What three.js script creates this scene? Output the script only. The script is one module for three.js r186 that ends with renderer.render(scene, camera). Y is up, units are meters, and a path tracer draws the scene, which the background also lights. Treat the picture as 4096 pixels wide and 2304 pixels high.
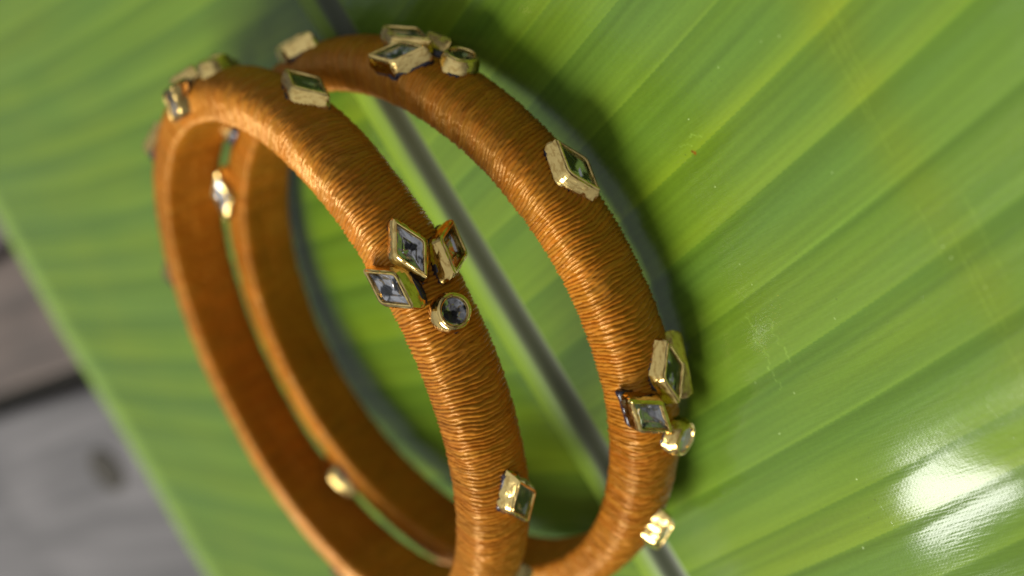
import * as THREE from 'three';
import { ImprovedNoise } from 'three/addons/math/ImprovedNoise.js';
import { mergeVertices, toCreasedNormals } from 'three/addons/utils/BufferGeometryUtils.js';

// ---------------------------------------------------------------- camera, sky, sun, exposure
const MM = 0.001;
const W = 1024, H = 576;
const scene = new THREE.Scene();
const camera = new THREE.PerspectiveCamera(22.736, W / H, 0.01, 20);
camera.position.set(-0.951 * MM, 100.438 * MM, 147.235 * MM);
camera.up.set(0.85685, -0.41527, 0.30554);                     // the phone was held rolled over on its side
camera.lookAt(-0.951 * MM, (100.438 - 59.263) * MM, (147.235 - 80.547) * MM);
camera.focus = 0.141;
camera.userData.fStop = 12.0;

const renderer = new THREE.WebGLRenderer({ antialias: true });
renderer.setSize(W, H);
renderer.toneMapping = THREE.LinearToneMapping;
renderer.toneMappingExposure = 1.3;
renderer.shadowMap.enabled = true;

// bright overcast sky: brightest overhead, dimmer to the horizon, dull ground below it
function makeSky() {
  const w = 256, h = 128, d = new Float32Array(w * h * 4);
  for (let j = 0; j < h; j++) {
    const el = ((j + 0.5) / h - 0.5) * Math.PI, s = Math.sin(el);
    for (let i = 0; i < w; i++) {
      const o = (j * w + i) * 4;
      let L = s > 0 ? 0.52 * (0.14 + 0.86 * s) : 0.03, r = 0.94, g = 1.0, b = 1.06;
      if (s <= 0) { r = 1.0; g = 0.95; b = 0.8; }
      d[o] = L * r; d[o + 1] = L * g; d[o + 2] = L * b; d[o + 3] = 1;
    }
  }
  const t = new THREE.DataTexture(d, w, h, THREE.RGBAFormat, THREE.FloatType);
  t.mapping = THREE.EquirectangularReflectionMapping;
  t.magFilter = t.minFilter = THREE.LinearFilter;
  t.needsUpdate = true;
  return t;
}
const sky = makeSky();
scene.background = sky;
scene.environment = sky;

const sun = new THREE.DirectionalLight(new THREE.Color().setRGB(1.0, 0.98, 0.93), 4.3);
sun.position.set(-0.48, 0.83, -0.29);
sun.target.position.set(0, 0, 0);
sun.castShadow = true;
sun.shadow.radius = 60;                                          // light cloud spreads the sun
sun.shadow.mapSize.set(2048, 2048);
Object.assign(sun.shadow.camera, { left: -0.25, right: 0.25, top: 0.25, bottom: -0.25, near: 0.05, far: 3 });
scene.add(sun, sun.target);

// ---------------------------------------------------------------- helpers
const perlin = new ImprovedNoise();
const N3 = (x, y, z) => perlin.noise(x + 31.7, y + 17.3, z + 5.9);
const fbm = (x, y, z, n = 3) => { let a = 0, k = 1, f = 1; for (let i = 0; i < n; i++) { a += k * N3(x * f, y * f, z * f + i * 7.3); k *= 0.5; f *= 2.03; } return a; };
let seed = 20240611;
const rnd = () => { seed = (seed * 1664525 + 1013904223) >>> 0; return seed / 4294967296; };
const hash = (i) => { const s = Math.sin(i * 127.1 + 11.7) * 43758.5453; return s - Math.floor(s); };
const clamp = (x, a = 0, b = 1) => Math.min(b, Math.max(a, x));
const smooth = (a, b, x) => { const t = clamp((x - a) / (b - a)); return t * t * (3 - 2 * t); };
const lin = (r, g, b) => new THREE.Color().setRGB(r, g, b);
const toS = (c) => Math.round(255 * clamp(c <= 0.0031308 ? 12.92 * c : 1.055 * Math.pow(c, 1 / 2.4) - 0.055));
function shadows(o) { o.traverse((m) => { if (m.isMesh) { m.castShadow = true; m.receiveShadow = true; } }); return o; }
function mesh(name, geometry, material, parent) { const m = new THREE.Mesh(geometry, material); m.name = name; parent.add(m); return m; }
function dataTexture(w, h, data, srgb) {
  const t = new THREE.DataTexture(data, w, h, THREE.RGBAFormat, THREE.UnsignedByteType);
  t.wrapS = t.wrapT = THREE.RepeatWrapping; t.magFilter = THREE.LinearFilter; t.minFilter = THREE.LinearFilter;
  if (srgb) t.colorSpace = THREE.SRGBColorSpace;
  t.needsUpdate = true; return t;
}
function gridGeometry(nu, nv, f, wrapU = false, wrapV = false) {   // f(i, j) -> {p:[x,y,z], c?, uv?}
  const pos = [], col = [], uv = [], idx = [], cu = wrapU ? nu : nu + 1, cv = wrapV ? nv : nv + 1;
  for (let i = 0; i < cu; i++) for (let j = 0; j < cv; j++) {
    const q = f(i, j); pos.push(q.p[0], q.p[1], q.p[2]);
    if (q.c) col.push(q.c[0], q.c[1], q.c[2]);
    if (q.uv) uv.push(q.uv[0], q.uv[1]);
  }
  for (let i = 0; i < nu; i++) for (let j = 0; j < nv; j++) {
    const a = i * cv + j, b = ((i + 1) % cu) * cv + j, c = ((i + 1) % cu) * cv + (j + 1) % cv, d = i * cv + (j + 1) % cv;
    idx.push(a, b, c, a, c, d);
  }
  const g = new THREE.BufferGeometry();
  g.setAttribute('position', new THREE.Float32BufferAttribute(pos, 3));
  if (col.length) g.setAttribute('color', new THREE.Float32BufferAttribute(col, 3));
  if (uv.length) g.setAttribute('uv', new THREE.Float32BufferAttribute(uv, 2));
  g.setIndex(idx); g.computeVertexNormals();
  return g;
}

// ---------------------------------------------------------------- table of weathered boards
const TABLE_Y = -9 * MM;
{
  const w = 512, h = 512, d = new Uint8Array(w * h * 4), b = new Uint8Array(w * h * 4);
  for (let j = 0; j < h; j++) for (let i = 0; i < w; i++) {
    const x = i / w, y = j / h, o = (j * w + i) * 4;
    const g = fbm(x * 26 + 0.8 * N3(x * 5, y * 3, 2), y * 2.2, 1, 4), k = fbm(x * 5, y * 4, 9, 3);
    const v = clamp(0.74 + 0.30 * g + 0.22 * k, 0.25, 1);
    d[o] = toS(v); d[o + 1] = toS(v * 0.985); d[o + 2] = toS(v * 0.98); d[o + 3] = 255;
    b[o] = b[o + 1] = b[o + 2] = Math.round(255 * clamp(0.5 + 0.5 * g)); b[o + 3] = 255;
  }
  const map = dataTexture(w, h, d, true), bump = dataTexture(w, h, b, false);
  const tones = [lin(0.095, 0.068, 0.052), lin(0.105, 0.097, 0.094), lin(0.10, 0.092, 0.09), lin(0.085, 0.062, 0.058)];
  const table = new THREE.Group(); table.name = 'table_top';
  table.userData = { kind: 'structure', label: 'weathered grey and brown wooden boards under the banana leaf', category: 'table' };
  table.position.set(0, TABLE_Y, 0); table.rotation.y = -0.16;
  scene.add(table);
  const boards = [[-290, -193], [-189, -95], [-91, 2.7], [7.8, 36], [38.6, 76], [79, 172], [176, 268]];   // run away from the viewer
  boards.forEach(([xa, xb], k) => {
    const BW = xb - xa, m = new THREE.MeshStandardMaterial({ color: tones[[1, 2, 1, 0, 3, 2, 0][k]], map, bumpMap: bump, bumpScale: 0.0006, roughness: 0.75 });
    const L = 900, R = 2.2, prof = new THREE.Shape();
    prof.moveTo(-BW / 2, -18); prof.lineTo(BW / 2, -18); prof.lineTo(BW / 2, -R); prof.quadraticCurveTo(BW / 2, 0, BW / 2 - R, 0); prof.lineTo(-BW / 2 + R, 0); prof.quadraticCurveTo(-BW / 2, 0, -BW / 2, -R);
    const g = new THREE.ExtrudeGeometry(prof, { depth: L, bevelEnabled: false, curveSegments: 4 });
    const p = g.attributes.position, uv = [];
    for (let i = 0; i < p.count; i++) uv.push((p.getX(i) + BW / 2) / 120 + k * 0.37, p.getZ(i) / 240 + k * 0.21);
    g.setAttribute('uv', new THREE.Float32BufferAttribute(uv, 2));
    g.scale(MM, MM, MM);
    const plank = mesh('plank', g, m, table);
    plank.position.set((xa + xb) / 2 * MM, (k % 2 ? -0.6 : 0) * MM, -620 * MM);
  });
  // a dark knot in the grey board beside the leaf edge
  const knot = mesh('knot', new THREE.CylinderGeometry(6 * MM, 5 * MM, 1.2 * MM, 20), new THREE.MeshStandardMaterial({ color: lin(0.025, 0.02, 0.012), roughness: 0.9 }), table);
  knot.scale.set(0.85, 1, 1.35);
  knot.position.set(-15.9 * MM, 0.1 * MM, -165 * MM);
  shadows(table);
}

// ---------------------------------------------------------------- banana leaf
const LX0 = -120, LX1 = 150, LZ0 = -136, LZ1 = 104, MID = 8;         // leaf extents in mm, midrib along x at z = MID
const edgeZ = (x) => -130.5 + 0.035 * x + 1.3 * N3(x / 22, 3, 1) + 0.4 * N3(x / 5, 8, 1);
const veinX = (x, z) => { const q = z - MID; return q > 0 ? x - 0.10 * q - 0.0006 * q * q : x + 0.17 * q - 0.0007 * q * q; };
const pleats = [];                                                     // uneven folds along the side veins
{ let x = -190; while (x < 220) { pleats.push(x); x += 4.6 + 4.6 * rnd(); } }
const pleatAt = (xv) => { let lo = 0, hi = pleats.length - 2; while (lo < hi) { const m = (lo + hi + 1) >> 1; if (pleats[m] <= xv) lo = m; else hi = m - 1; } return [lo, (xv - pleats[lo]) / (pleats[lo + 1] - pleats[lo]), pleats[lo + 1] - pleats[lo]]; };
function leafY(x, z) {
  const q = z - MID, xv = veinX(x, z), [n, t, w] = pleatAt(xv), away = smooth(3, 14, Math.abs(q));
  let y = -0.9 * away;                                                  // the blade lies below the crown of the midrib
  const saw = t < 0.82 ? t / 0.82 : (1 - t) / 0.18;                   // long rise, short fall
  y += away * (0.026 + 0.014 * hash(n)) * w * (saw - 0.5) * 0.42;
  y += away * (0.35 * N3(x / 38, z / 46, 4) + 0.05 * N3(xv / 3.1, z / 30, 7));
  if (z > 82) y -= 0.02 * (z - 82) ** 2;                              // the blade bends down beyond the crease
  if (q < 0) y -= 0.00035 * Math.max(0, -q - 60) ** 2;                  // and sags a little to its far edge
  y += 0.4 * Math.exp(-(((xv + 39) / 4.6) ** 2) / 2) * smooth(36, 50, z);      // a swelling along one vein
  y -= 1.6 * smooth(43, 60, z) * Math.exp(-(((x + 41) / 5) ** 2) / 2);          // that dips towards the near side
  return y;
}
{
  const TW = 2048, TH = 2048, d = new Uint8Array(TW * TH * 4);
  const A = [0.078, 0.143, 0.009], B = [0.120, 0.174, 0.008], C = [0.068, 0.128, 0.022];
  const px = [];
  for (let j = 0; j < TH; j++) for (let i = 0; i < TW; i++) {
    const x = LX0 + (LX1 - LX0) * (i + 0.5) / TW, z = LZ0 + (LZ1 - LZ0) * (j + 0.5) / TH, o = (j * TW + i) * 4;
    const xv = veinX(x, z), [n, t] = pleatAt(xv), q = Math.abs(z - MID);
    const s1 = N3(xv / 5.2, z / 90, 1.5), s2 = N3(xv / 1.6, z / 60, 6.1), s3 = N3(xv / 0.55, z / 25, 3.3), blot = N3(x / 13, z / 15, 8.8);
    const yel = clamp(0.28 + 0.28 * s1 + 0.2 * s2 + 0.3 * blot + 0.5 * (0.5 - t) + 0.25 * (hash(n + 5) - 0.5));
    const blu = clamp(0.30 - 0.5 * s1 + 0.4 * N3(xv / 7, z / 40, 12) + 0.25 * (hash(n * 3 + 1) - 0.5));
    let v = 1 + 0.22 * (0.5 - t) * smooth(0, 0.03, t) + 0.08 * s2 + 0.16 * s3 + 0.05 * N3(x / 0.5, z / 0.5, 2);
    const c = [0, 1, 2].map((k) => (A[k] * (1 - yel) + B[k] * yel) * (1 - 0.6 * blu) + C[k] * 0.6 * blu);
    const vein = Math.exp(-(((t > 0.5 ? 1 - t : t) * 9 / 0.35) ** 2));       // paler side vein at each fold
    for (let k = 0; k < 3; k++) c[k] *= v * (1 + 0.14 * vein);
    if (z < MID) for (let k = 0; k < 3; k++) c[k] *= 0.9;                          // far half painted darker, to offset its paler sky sheen
    const m = smooth(9, 1, z - edgeZ(x));                                      // pale leaf margin
    const mar = [0.20, 0.30, 0.055];
    for (let k = 0; k < 3; k++) c[k] = c[k] * (1 - 0.75 * m) + mar[k] * 0.75 * m;
    const crease = Math.exp(-(((z - 68.5 - 2.2 * N3(x / 30, 1, 1)) / 3.0) ** 2));
    c[0] *= 1 + 0.12 * crease; c[2] *= 1 - 0.4 * crease;
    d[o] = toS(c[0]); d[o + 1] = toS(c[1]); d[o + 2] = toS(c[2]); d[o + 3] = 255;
  }
  // dust flecks and pale scuffs on the leaf surface
  const dab = (x, z, r, c, a) => {
    const i0 = (x - LX0) / (LX1 - LX0) * TW, j0 = (z - LZ0) / (LZ1 - LZ0) * TH, ri = r / (LX1 - LX0) * TW, rj = r / (LZ1 - LZ0) * TH;
    for (let j = Math.floor(j0 - rj - 1); j <= j0 + rj + 1; j++) for (let i = Math.floor(i0 - ri - 1); i <= i0 + ri + 1; i++) {
      if (i < 0 || j < 0 || i >= TW || j >= TH) continue;
      const k = a * clamp(1.2 - Math.hypot((i - i0) / ri, (j - j0) / rj)), o = (j * TW + i) * 4;
      for (let n = 0; n < 3; n++) d[o + n] = Math.round(d[o + n] * (1 - k) + c[n] * k);
    }
  };
  for (let n = 0; n < 60; n++) dab(-60 + 100 * rnd(), 36 + 46 * rnd(), 0.08 + 0.08 * rnd() * rnd(), rnd() < 0.6 ? [205, 215, 190] : [60, 70, 25], 0.5 + 0.4 * rnd());
  for (let n = 0; n < 26; n++) {                                            // scuffs along the crease
    const x0 = -45 + 80 * rnd(), z0 = 66 + 5 * rnd(), L = 2 + 6 * rnd();
    for (let s = 0; s < L; s += 0.12) dab(x0 + s, z0 + 0.25 * N3((x0 + s) / 2, n, 1) + s * 0.1, 0.09, [150, 175, 70], 0.3 * rnd());
  }
  dab(1.1, 46.9, 0.26, [120, 62, 12], 0.9); dab(1.35, 46.7, 0.16, [90, 42, 8], 0.9);
  for (const [x0, z0, L, a] of [[-15.5, 41.2, 9, -1.35], [-17.0, 43.6, 5, -1.5], [2.6, 45.6, 1.6, 0.6], [3.0, 47.4, 1.5, -0.4]]) {   // dried water marks
    for (let q = 0; q < L; q += 0.1) { const w = 0.9 * N3(q / 1.1, x0, 3) + 0.4 * N3(q / 0.4, x0, 6); dab(x0 - q * 0.97 * Math.abs(Math.sin(a)) + (Math.abs(a) < 1 ? w : 0), z0 + (Math.abs(a) < 1 ? q : w - 0.12 * q), 0.1 + 0.05 * rnd(), [150, 180, 90], 0.28 * rnd()); }
  }
  const map = dataTexture(TW, TH, d, true); map.wrapS = map.wrapT = THREE.ClampToEdgeWrapping;

  const BWp = 512, b = new Uint8Array(BWp * BWp * 4);                       // fine cell relief, tile of 18 mm
  for (let j = 0; j < BWp; j++) for (let i = 0; i < BWp; i++) {
    const x = i / BWp * 18, z = j / BWp * 18, o = (j * BWp + i) * 4, tw = 2 * Math.PI / 18;
    const g = Math.sin(x * tw * 44 + 1.6 * N3(x, z / 3, 1)) * 0.16 + Math.sin(z * tw * 40 + Math.sin(x * tw * 44) * 1.4 + 2 * N3(x, z, 3)) * 0.14 + 0.5 * N3(x * 2.6, z * 1.3, 5) + 0.7 * N3(x * 1.2, z * 0.3, 9) + 0.7 * N3(x * 5, z * 0.6, 2);
    b[o] = b[o + 1] = b[o + 2] = Math.round(255 * clamp(0.5 + 0.36 * g)); b[o + 3] = 255;
  }
  const bump = dataTexture(BWp, BWp, b, false);
  bump.repeat.set((LX1 - LX0) / 18, (LZ1 - LZ0) / 18);
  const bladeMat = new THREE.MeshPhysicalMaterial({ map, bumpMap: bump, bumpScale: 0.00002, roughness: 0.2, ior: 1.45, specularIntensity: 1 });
  const leaf = new THREE.Group(); leaf.name = 'banana_leaf';
  leaf.userData = { label: 'glossy green banana leaf with ribbed side veins lying on the boards', category: 'leaf' };
  scene.add(leaf);
  const uvOf = (x, z) => [(x - LX0) / (LX1 - LX0), (z - LZ0) / (LZ1 - LZ0)];
  function blade(zOf0, zOf1, nx, nz, label) {                                  // top skin and underside joined along the rim
    const T = 0.45;
    const rows = 2 * nz + 1;
    const g = gridGeometry(nx, rows, (i, j) => {
      const x = LX0 + (LX1 - LX0) * i / nx, top = j <= nz, v = top ? j / nz : 1 - (j - nz - 1) / nz;
      const z = zOf0(x) + (zOf1(x) - zOf0(x)) * v;
      return { p: [x * MM, (leafY(x, z) - (top ? 0 : T)) * MM, z * MM], uv: uvOf(x, z) };
    });
    // the grid runs x then z: flip so that the top faces up
    const ix = g.index.array; for (let k = 0; k < ix.length; k += 3) { const t = ix[k + 1]; ix[k + 1] = ix[k + 2]; ix[k + 2] = t; }
    g.computeVertexNormals();
    const m = mesh('blade', g, bladeMat, leaf); m.userData.label = label; return m;
  }
  blade((x) => edgeZ(x), () => MID - 2, 540, 130, 'far half of the leaf blade with a pale margin');
  blade(() => MID + 2, () => 100, 900, 150, 'near half of the leaf blade with a bent crease');
  // midrib: a raised rounded ridge, the bangle lies across it
  const prof = [[-5.2, -0.25], [-4.2, 0.25], [-3.6, 0.9], [-2.9, 1.45], [-1.9, 1.8], [-0.6, 1.92], [0.6, 1.8], [1.4, 1.45], [1.9, 0.95], [2.3, 0.5], [2.9, 0.12], [3.6, -0.02], [4.4, -0.25]];
  const nx = 300;
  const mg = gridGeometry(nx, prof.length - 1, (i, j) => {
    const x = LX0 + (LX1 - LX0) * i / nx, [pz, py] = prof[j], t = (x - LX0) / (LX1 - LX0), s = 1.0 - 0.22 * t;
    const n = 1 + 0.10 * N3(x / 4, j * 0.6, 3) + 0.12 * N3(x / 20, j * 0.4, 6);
    const grey = smooth(5.8, 7.0, j + 0.5 * N3(x / 7, j, 1)) * (1 - smooth(10.0, 11, j));  // olive-grey near flank: partly its own tone, partly shade put into the colour
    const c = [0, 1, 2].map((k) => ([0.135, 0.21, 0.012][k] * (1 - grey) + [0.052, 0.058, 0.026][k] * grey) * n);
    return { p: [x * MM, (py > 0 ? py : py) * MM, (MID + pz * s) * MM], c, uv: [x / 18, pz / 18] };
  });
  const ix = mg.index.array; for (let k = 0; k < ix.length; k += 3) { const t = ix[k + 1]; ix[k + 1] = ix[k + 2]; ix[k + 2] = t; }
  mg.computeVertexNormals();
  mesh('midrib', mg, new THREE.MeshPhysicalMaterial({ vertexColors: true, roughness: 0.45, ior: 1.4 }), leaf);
  shadows(leaf);
}

// ---------------------------------------------------------------- bangles
const SEC_W = 7.7, SEC_T = 5.21, RING_R = 34;
function sectionAt(th) {                                                     // rounded outside, flat inside
  const c = Math.cos(th), s = Math.sin(th), e = c > 0 ? 2 / 2.3 : 2 / 9;
  return [Math.sign(c) * Math.abs(c) ** e * SEC_T / 2, Math.sign(s) * Math.abs(s) ** e * SEC_W / 2];
}
function sectionFrame(th) {
  const a = sectionAt(th), p = sectionAt(th + 1e-3), m = sectionAt(th - 1e-3), tr = p[0] - m[0], ta = p[1] - m[1], l = Math.hypot(tr, ta);
  return { r: a[0], y: a[1], nr: ta / l, ny: -tr / l };
}
const section = (() => {                                                      // even steps of arc length
  const n = 4000, pts = [], acc = [0];
  for (let i = 0; i <= n; i++) { pts.push(sectionAt(i / n * 2 * Math.PI - 1e-6)); if (i) acc.push(acc[i - 1] + Math.hypot(pts[i][0] - pts[i - 1][0], pts[i][1] - pts[i - 1][1])); }
  const P = acc[n], out = [], M = 92; let k = 0;
  for (let j = 0; j < M; j++) {
    const s = P * j / M; while (acc[k + 1] < s) k++;
    const t = (s - acc[k]) / (acc[k + 1] - acc[k]);
    out.push({ s, r: pts[k][0] + t * (pts[k + 1][0] - pts[k][0]), y: pts[k][1] + t * (pts[k + 1][1] - pts[k][1]) });
  }
  out.forEach((o, j) => { const a = out[(j + M - 1) % M], b = out[(j + 1) % M], tr = b.r - a.r, ty = b.y - a.y, l = Math.hypot(tr, ty); o.nr = ty / l; o.ny = -tr / l; });
  return { pts: out, P, M };
})();
const threadMat = new THREE.MeshPhysicalMaterial({ color: lin(1, 1, 1), vertexColors: true, roughness: 0.34, ior: 1.75, specularColor: lin(1.0, 0.60, 0.22) });
function threadWrap(id) {
  const THREADS = 490, NU = THREADS * 8, { pts, P, M } = section, z0 = id * 40;
  const prof = (f) => Math.sqrt(Math.max(0, 1 - (2 * f - 1) ** 2));           // round strand
  // loose strands that cross the others at a slant
  const bins = Array.from({ length: 220 }, () => []), CIRC = 2 * Math.PI * RING_R;
  for (let k = 0; k < 45; k++) {
    const o = { L: CIRC * rnd(), a: -8 + 6 * rnd(), b: 2 + 6 * rnd(), m: (rnd() - 0.5) * 0.9, w: rnd() * 10, r: 0.17 + 0.05 * rnd(), t: hash(k + id * 50) };
    for (let q = -6; q <= 6; q++) bins[((Math.floor(o.L) + q) % 220 + 220) % 220].push(o);
  }
  return gridGeometry(NU, M, (i, j) => {
    const ph = i / NU * 2 * Math.PI, q = pts[j], L = ph * RING_R, s = q.s, sc = s < P / 2 ? s : s - P;
    const w1 = 1.5 * N3(L / 7, sc / 7, z0 + 1) + 0.55 * N3(L / 2.2, sc / 3.0, z0 + 2) + 0.26 * N3(L / 0.7, sc / 1.3, z0 + 3);
    const p1 = THREADS * i / NU + w1 + 0.30 * sc * (0.4 + 1.2 * N3(L / 15, 1, z0 + 5)), i1 = Math.floor(p1), f1 = p1 - i1;
    let h = 0.31 * prof(f1) + 0.10 * (hash(i1 + id * 777) - 0.5) + 0.11 * N3(L / 0.45, sc / 1.1, z0 + 14) + 0.022 * Math.sin(s * 9 + f1 * 3 + hash(i1) * 6.3), tone = hash(i1 + id * 10000 + 3), yl = hash(i1 + id * 10000 + 8);
    for (const o of bins[Math.floor(L) % 220]) {
      if (sc < o.a || sc > o.b) continue;
      const dl = (L - o.L - o.m * sc - 0.3 * N3(sc / 1.8, o.w, 1)) / o.r;
      if (Math.abs(dl) < 1) { const hh = 0.10 + 0.25 * Math.sqrt(1 - dl * dl) * smooth(o.a, o.a + 0.6, sc) * smooth(o.b, o.b - 0.6, sc); if (hh > h) { h = hh; tone = o.t; } }
    }
    h += -0.26 + 0.10 * N3(L / 8, sc / 6, z0 + 4);
    const v = 0.86 + 0.28 * tone + 0.10 * N3(L / 6, sc / 5, z0 + 11);
    const c = [0.355 * v, (0.112 + 0.024 * yl) * v, (0.006 + 0.003 * yl) * v];
    const R = RING_R + q.r + q.nr * h, cx = Math.cos(ph), sx = Math.sin(ph);
    const low = id === 1 && q.y < 0 ? 1 + 0.14 * smooth(0, -1.6, q.r) : 1;      // this bangle's inner band is a little wider
    return { p: [R * cx * MM, (q.y * low + q.ny * h + SEC_W / 2) * MM, -R * sx * MM], c };
  }, true, true);
}

// ---- gem settings: hammered brass bezel, foil-backed glass, dark glue
function rhombus(L, Wd, r, n) {                                                 // rounded rhombus outline, counter-clockwise, 4n points
  const c = [[L, 0], [0, Wd], [-L, 0], [0, -Wd]], out = [];
  for (let k = 0; k < 4; k++) {
    const p = c[k], a = c[(k + 3) % 4], b = c[(k + 1) % 4];
    const da = [a[0] - p[0], a[1] - p[1]], db = [b[0] - p[0], b[1] - p[1]], la = Math.hypot(...da), lb = Math.hypot(...db);
    const A = [p[0] + da[0] / la * r, p[1] + da[1] / la * r], B = [p[0] + db[0] / lb * r, p[1] + db[1] / lb * r];
    for (let i = 0; i < n; i++) { const t = i / n * 0.8 + 0.0, u = t / 0.8 * (n > 1 ? n / (n - 1) : 1) * 1; const w = clamp(u); out.push([(1 - w) ** 2 * A[0] + 2 * w * (1 - w) * p[0] + w * w * B[0], (1 - w) ** 2 * A[1] + 2 * w * (1 - w) * p[1] + w * w * B[1]]); }
  }
  // fill the straight sides so that they can carry dents
  const full = [];
  out.forEach((p, i) => { full.push(p); const q = out[(i + 1) % out.length], l = Math.hypot(q[0] - p[0], q[1] - p[1]); const m = Math.floor(l / 0.35); for (let k = 1; k < m; k++) full.push([p[0] + (q[0] - p[0]) * k / m, p[1] + (q[1] - p[1]) * k / m]); });
  return full;
}
const circle = (r, n = 56) => Array.from({ length: n }, (_, i) => [r * Math.cos(i / n * 2 * Math.PI), r * Math.sin(i / n * 2 * Math.PI)]);
function inset(loop, d) {                                                        // move every point inwards by d along its normal
  const n = loop.length;
  return loop.map((p, i) => { const a = loop[(i + n - 1) % n], b = loop[(i + 1) % n], tx = b[0] - a[0], ty = b[1] - a[1], l = Math.hypot(tx, ty) || 1; return [p[0] - ty / l * d, p[1] + tx / l * d]; });
}
const brass = [0.0, 0.35, 0.7].map((t) => new THREE.MeshPhysicalMaterial({ color: lin(0.80 - 0.08 * t, 0.575 - 0.07 * t, 0.21 - 0.04 * t), metalness: 1, roughness: 0.14 + 0.04 * t }));
{
  const n = 256, d = new Uint8Array(n * n * 4), r = new Uint8Array(n * n * 4);
  for (let j = 0; j < n; j++) for (let i = 0; i < n; i++) {
    const o = (j * n + i) * 4, h = 0.5 + 0.42 * fbm(i / 22, j / 22, 2, 4), k = clamp(0.62 + 0.6 * fbm(i / 30, j / 12, 7, 3), 0.25, 1);
    d[o] = d[o + 1] = d[o + 2] = Math.round(255 * clamp(h)); r[o] = r[o + 1] = r[o + 2] = Math.round(255 * k); d[o + 3] = r[o + 3] = 255;
  }
  const bump = dataTexture(n, n, d, false), rough = dataTexture(n, n, r, false), p = new Uint8Array(n * n * 4);
  for (let j = 0; j < n; j++) for (let i = 0; i < n; i++) {                       // brown tarnish blotches in the brass
    const o = (j * n + i) * 4, k = smooth(0.02, 0.42, fbm(i / 26, j / 20, 21, 4)) * 0.45 + 0.06 * smooth(-0.2, 0.5, fbm(i / 14, j / 14, 33, 2));
    p[o] = toS(1 - 0.60 * k); p[o + 1] = toS(1 - 0.74 * k); p[o + 2] = toS(1 - 0.90 * k); p[o + 3] = 255;
  }
  const tarnish = dataTexture(n, n, p, true);
  for (const m of brass) { m.map = tarnish; m.bumpMap = bump; m.bumpScale = 0.000003; m.roughnessMap = rough; m.roughness *= 1.4; }
}
const glassMat = new THREE.MeshPhysicalMaterial({ color: lin(0.86, 0.855, 0.845), transmission: 1, thickness: 0, ior: 1.55, roughness: 0.03 });
const foilMat = new THREE.MeshStandardMaterial({ color: lin(1, 1, 1), vertexColors: true, metalness: 1, roughness: 0.10 });   // worn silvered backing, sky reflections partly painted in as bright patches
const glueMat = new THREE.MeshPhysicalMaterial({ color: lin(0.018, 0.013, 0.022), roughness: 0.22, ior: 1.5 });
function loftGeometry(loops, capTop, capBottom, off = 0) {                                // loops: arrays of [x, y, z] in mm, same length
  const n = loops[0].length, pos = [], uv = [], idx = [];
  loops.forEach((l, k) => { let acc = 0; l.forEach((p, i) => { if (i) acc += Math.hypot(p[0] - l[i - 1][0], p[2] - l[i - 1][2]); pos.push(p[0] * MM, p[1] * MM, p[2] * MM); uv.push(acc / 8 + off, (k * 0.06 + p[1]) / 8 + off * 0.7); }); });
  for (let k = 0; k + 1 < loops.length; k++) for (let i = 0; i < n; i++) { const a = k * n + i, b = k * n + (i + 1) % n, c = a + n, d = b + n; idx.push(a, c, b, b, c, d); }
  const cap = (k, up) => { const c = pos.length / 3, m = loops[k].reduce((s, p) => [s[0] + p[0] / n, s[1] + p[1] / n, s[2] + p[2] / n], [0, 0, 0]); pos.push(m[0] * MM, m[1] * MM, m[2] * MM); uv.push(0.5, 0.5); for (let i = 0; i < n; i++) { const a = k * n + i, b = k * n + (i + 1) % n; up ? idx.push(a, c, b) : idx.push(a, b, c); } };
  if (capTop) cap(loops.length - 1, true); if (capBottom) cap(0, false);
  const g = new THREE.BufferGeometry();
  g.setAttribute('position', new THREE.Float32BufferAttribute(pos, 3)); g.setAttribute('uv', new THREE.Float32BufferAttribute(uv, 2)); g.setIndex(idx);
  return g;
}
const GEM_L = 3.7, GEM_W = 2.05, GEM_H = 1.8, GEM_R = 1.85;
let settingCount = 0;
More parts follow.
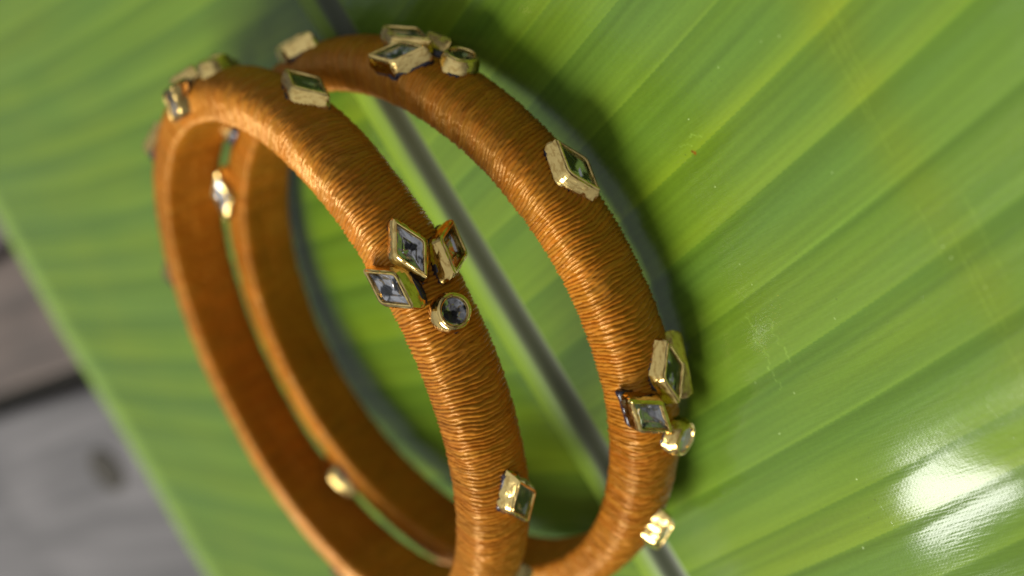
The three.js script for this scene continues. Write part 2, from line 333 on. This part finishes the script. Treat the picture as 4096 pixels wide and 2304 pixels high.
function gemSetting(parent, round, skyPatch = 0) {
  const id = ++settingCount, sc = 1 + 0.04 * (hash(id * 3) - 0.5);
  const outline = round ? circle(GEM_R) : rhombus(GEM_L * sc, GEM_W * sc, 0.62, 5);
  const ring = (d, y, wob = 0.03, rag = 0) => inset(outline, d).map(([x, z], i) => {
    const dent = wob > 0.03 ? 0.10 * N3(x * 0.9 + id, z * 0.9, y * 1.3 + id) : 0;
    const k = 1 + wob * N3(x * 1.1, z * 1.1, id * 3 + y) / 2 + dent / 2.6;
    return [x * k, y + (rag ? rag * Math.max(0, N3(i * 0.33, id, 2) + 0.35 * N3(i * 0.9, id, 5)) : 0) + 0.04 * N3(x, z, id * 7), z * k];
  });
  const swap = (l) => l.map(([x, y, z]) => [x, y, -z]);                            // outline lies in x, -z so that y is up
  const loops = [ring(-0.26, -0.45, 0.06, 0.9), ring(-0.28, 0.1, 0.07, 0.25), ring(-0.26, 0.6, 0.07), ring(-0.19, 1.0, 0.06), ring(-0.09, 1.38, 0.05), ring(-0.01, 1.58, 0.04), ring(0.12, 1.68, 0.03), ring(0.20, 1.77, 0.02), ring(0.34, 1.79, 0.02), ring(0.40, 1.74, 0.02), ring(0.43, 1.6, 0.02), ring(0.45, 1.0, 0.02)].map(swap);
  let g = toCreasedNormals(mergeVertices(loftGeometry(loops, false, false, hash(id * 11))), 0.7);
  const bezel = mesh('gem_setting', g, brass[id % 3], parent);
  // foil-backed pavilion and polished glass crown
  const inner = inset(outline, 0.44), n = inner.length;
  const cut = round ? 9 : 8, rings = 9, loopsF = [];
  for (let k = 0; k <= rings; k++) {
    const f = 1 - k / (rings + 0.6);
    loopsF.push(inner.map(([x, z], i) => {
      const a = Math.floor(i / n * cut), tilt = (hash(a * 17 + id * 5 + (f > 0.55 ? 0 : 50)) - 0.5) * 0.9;
      const y = 1.2 - 0.55 * (1 - f) + tilt * (f > 0.55 ? 1 - f : 0.45 * f / 0.55) + 0.14 * N3(x * f * 1.1, z * f * 1.1, id * 3.3) * smooth(1, 0.9, f);
      return [x * f, y, -z * f];
    }));
  }
  const fg = toCreasedNormals(loftGeometry(loopsF, true, false), 0.35);
  {
    const p = fg.attributes.position, col = [];
    for (let i = 0; i < p.count; i++) {
      const x = p.getX(i) / MM, z = p.getZ(i) / MM, w = smooth(-0.03 - skyPatch, 0.03 - skyPatch, N3(x * 0.6, z * 0.75, id * 5.1) + 0.4 * N3(x * 2.1, z * 2.1, id * 2.9));
      const b = 0.03 + 0.60 * w; col.push(b, b * 0.965, b * 0.98);  // bright patches stand in for broken sky reflections, dark ones for worn foil
    }
    fg.setAttribute('color', new THREE.Float32BufferAttribute(col, 3));
  }
  mesh('foil_back', fg, foilMat, bezel);
  const crown = (s, y) => inner.map(([x, z]) => [x * s, y + 0.03 * N3(x * 0.9, z * 0.9, id), -z * s]);
  const cg = toCreasedNormals(loftGeometry([crown(1, 1.52), crown(0.90, 1.64), crown(0.5, 1.70)], true, false), 0.2);
  mesh('gemstone', cg, glassMat, bezel);
  const gl = (d, y, a) => inset(outline, d).map(([x, z], i) => { const k = 1 + a * N3(x * 0.55 + id * 3.1, z * 0.55, id * 1.7) + 0.05 * N3(x * 2, z * 2, id); return [x * k, y + 0.10 * N3(x * 1.3, z * 1.3, id * 2.2), -z * k]; });
  const gg = loftGeometry([gl(-0.2, -1.0, 0.2), gl(-0.26, -0.35, 0.2), gl(-0.2, -0.05, 0.18), gl(0.25, 0.1, 0.1)], true, false); gg.computeVertexNormals();
  mesh('glue', gg, glueMat, bezel);
  return bezel;
}
function makeBangle(name, label, id, center, normal, stones) {
  const o = new THREE.Group(); o.name = name; o.userData = { label, category: 'bangle', group: 'thread-wrapped bangles' };
  const n = new THREE.Vector3(...normal).normalize(), u = new THREE.Vector3(1, 0, 0).addScaledVector(n, -n.x).normalize(), z = new THREE.Vector3().crossVectors(u, n);
  o.quaternion.setFromRotationMatrix(new THREE.Matrix4().makeBasis(u, n, z));
  o.position.set(...center).addScaledVector(n, -SEC_W / 2).multiplyScalar(MM);
  scene.add(o);
  const wrap = mesh('thread_wrap', threadWrap(id), threadMat, o);
  wrap.userData = { kind: 'stuff', label: 'burnt orange silk thread wound side by side round the bangle' };
  for (const [ph, th, tx, ty, psi, round, skyPatch] of stones) {
    const s = gemSetting(o, round, skyPatch), f = sectionFrame(th), d = new THREE.Vector3(Math.cos(ph), 0, -Math.sin(ph)), up = new THREE.Vector3(0, 1, 0);
    const P = d.clone().multiplyScalar(RING_R + f.r).addScaledVector(up, f.y + SEC_W / 2);
    const N = d.clone().multiplyScalar(f.nr).addScaledVector(up, f.ny), T = new THREE.Vector3(-Math.sin(ph), 0, -Math.cos(ph)), B = new THREE.Vector3().crossVectors(N, T);
    const N2 = N.clone().addScaledVector(T, tx).addScaledVector(B, ty).normalize();
    const T2 = T.clone().addScaledVector(N2, -T.dot(N2)).normalize(), B2 = new THREE.Vector3().crossVectors(N2, T2);
    const A = T2.clone().multiplyScalar(Math.cos(psi)).addScaledVector(B2, Math.sin(psi));
    s.quaternion.setFromRotationMatrix(new THREE.Matrix4().makeBasis(A, N2, new THREE.Vector3().crossVectors(A, N2)));
    s.position.copy(P).multiplyScalar(MM); s.scale.y = 0.9;
  }
  return shadows(o);
}
// a cluster is three lozenges fanned over one round stone
const cluster = (p, u = 1.14, l = 0) => [[p, 0.25, -0.03, 0.03, 0, false], [p - 0.07, u, 0.05, l, 0.53, false], [p - 0.045, -0.68, 0, 0, -0.66, false], [p - 0.2, 0.06, 0, 0.03, 0, true]];
makeBangle('bangle', 'orange thread-wrapped bangle lying uppermost, tilted across the other bangle', 1, [3.918, 15.392, -8.842], [0.05833, 0.99058, -0.12392], [
  [4.812, 0.249, -0.079, 0.059, 0.0, false, 0.12], [4.765, -0.68, 0, 0, -0.68, false], [4.74, 1.137, 0.092, 0.022, 0.529, false, 0.05], [4.609, 0.057, 0.007, 0.042, 0, true],
  [5.452, -0.357, -0.058, 0.077, 0.144, false], [4.008, -0.106, -0.076, -0.055, 0.149, false],
  ...cluster(6.13, 1.3, 0.5), [0.33, 0.42, 0, 0, 0.1, false], [0.95, 0.42, 0, 0, 0.1, false], [2.36, 0.35, 0, 0, 0.1, false], ...cluster(3.48),
]);
makeBangle('bangle_001', 'orange thread-wrapped bangle resting on the leaf midrib beneath the other bangle', 2, [0, 5.694, 0], [0, 1, 0], [
  [5.506, 0.558, 0.095, -0.033, 0.541, false], [5.565, -0.12, 0, 0, 0.05, false], [5.50, -0.85, 0, 0, -0.6, false], [5.361, -0.28, 0, 0.002, 0, true],
  [4.879, -0.171, -0.051, -0.089, 0.14, false],
  [4.249, -0.107, 0.042, -0.061, -0.09, false], [4.158, 0.677, 0.002, -0.12, 0.644, false, 0.4], [4.225, -0.95, 0, 0, -0.35, false], [4.022, -0.258, -0.053, 0.031, 0, true],
  [6.05, 0.32, 0, 0, 0.14, false], [3.64, -0.12, 0, 0, 0.12, false],
  [0.66, 0.25, 0, 0, 0, false], [0.585, 1.3, 0, 0.5, 0.3, false], [0.30, 0.72, 0, -0.2, 0, true], [1.88, 0.95, 0, 0, 0.2, false],
]);

renderer.render(scene, camera);
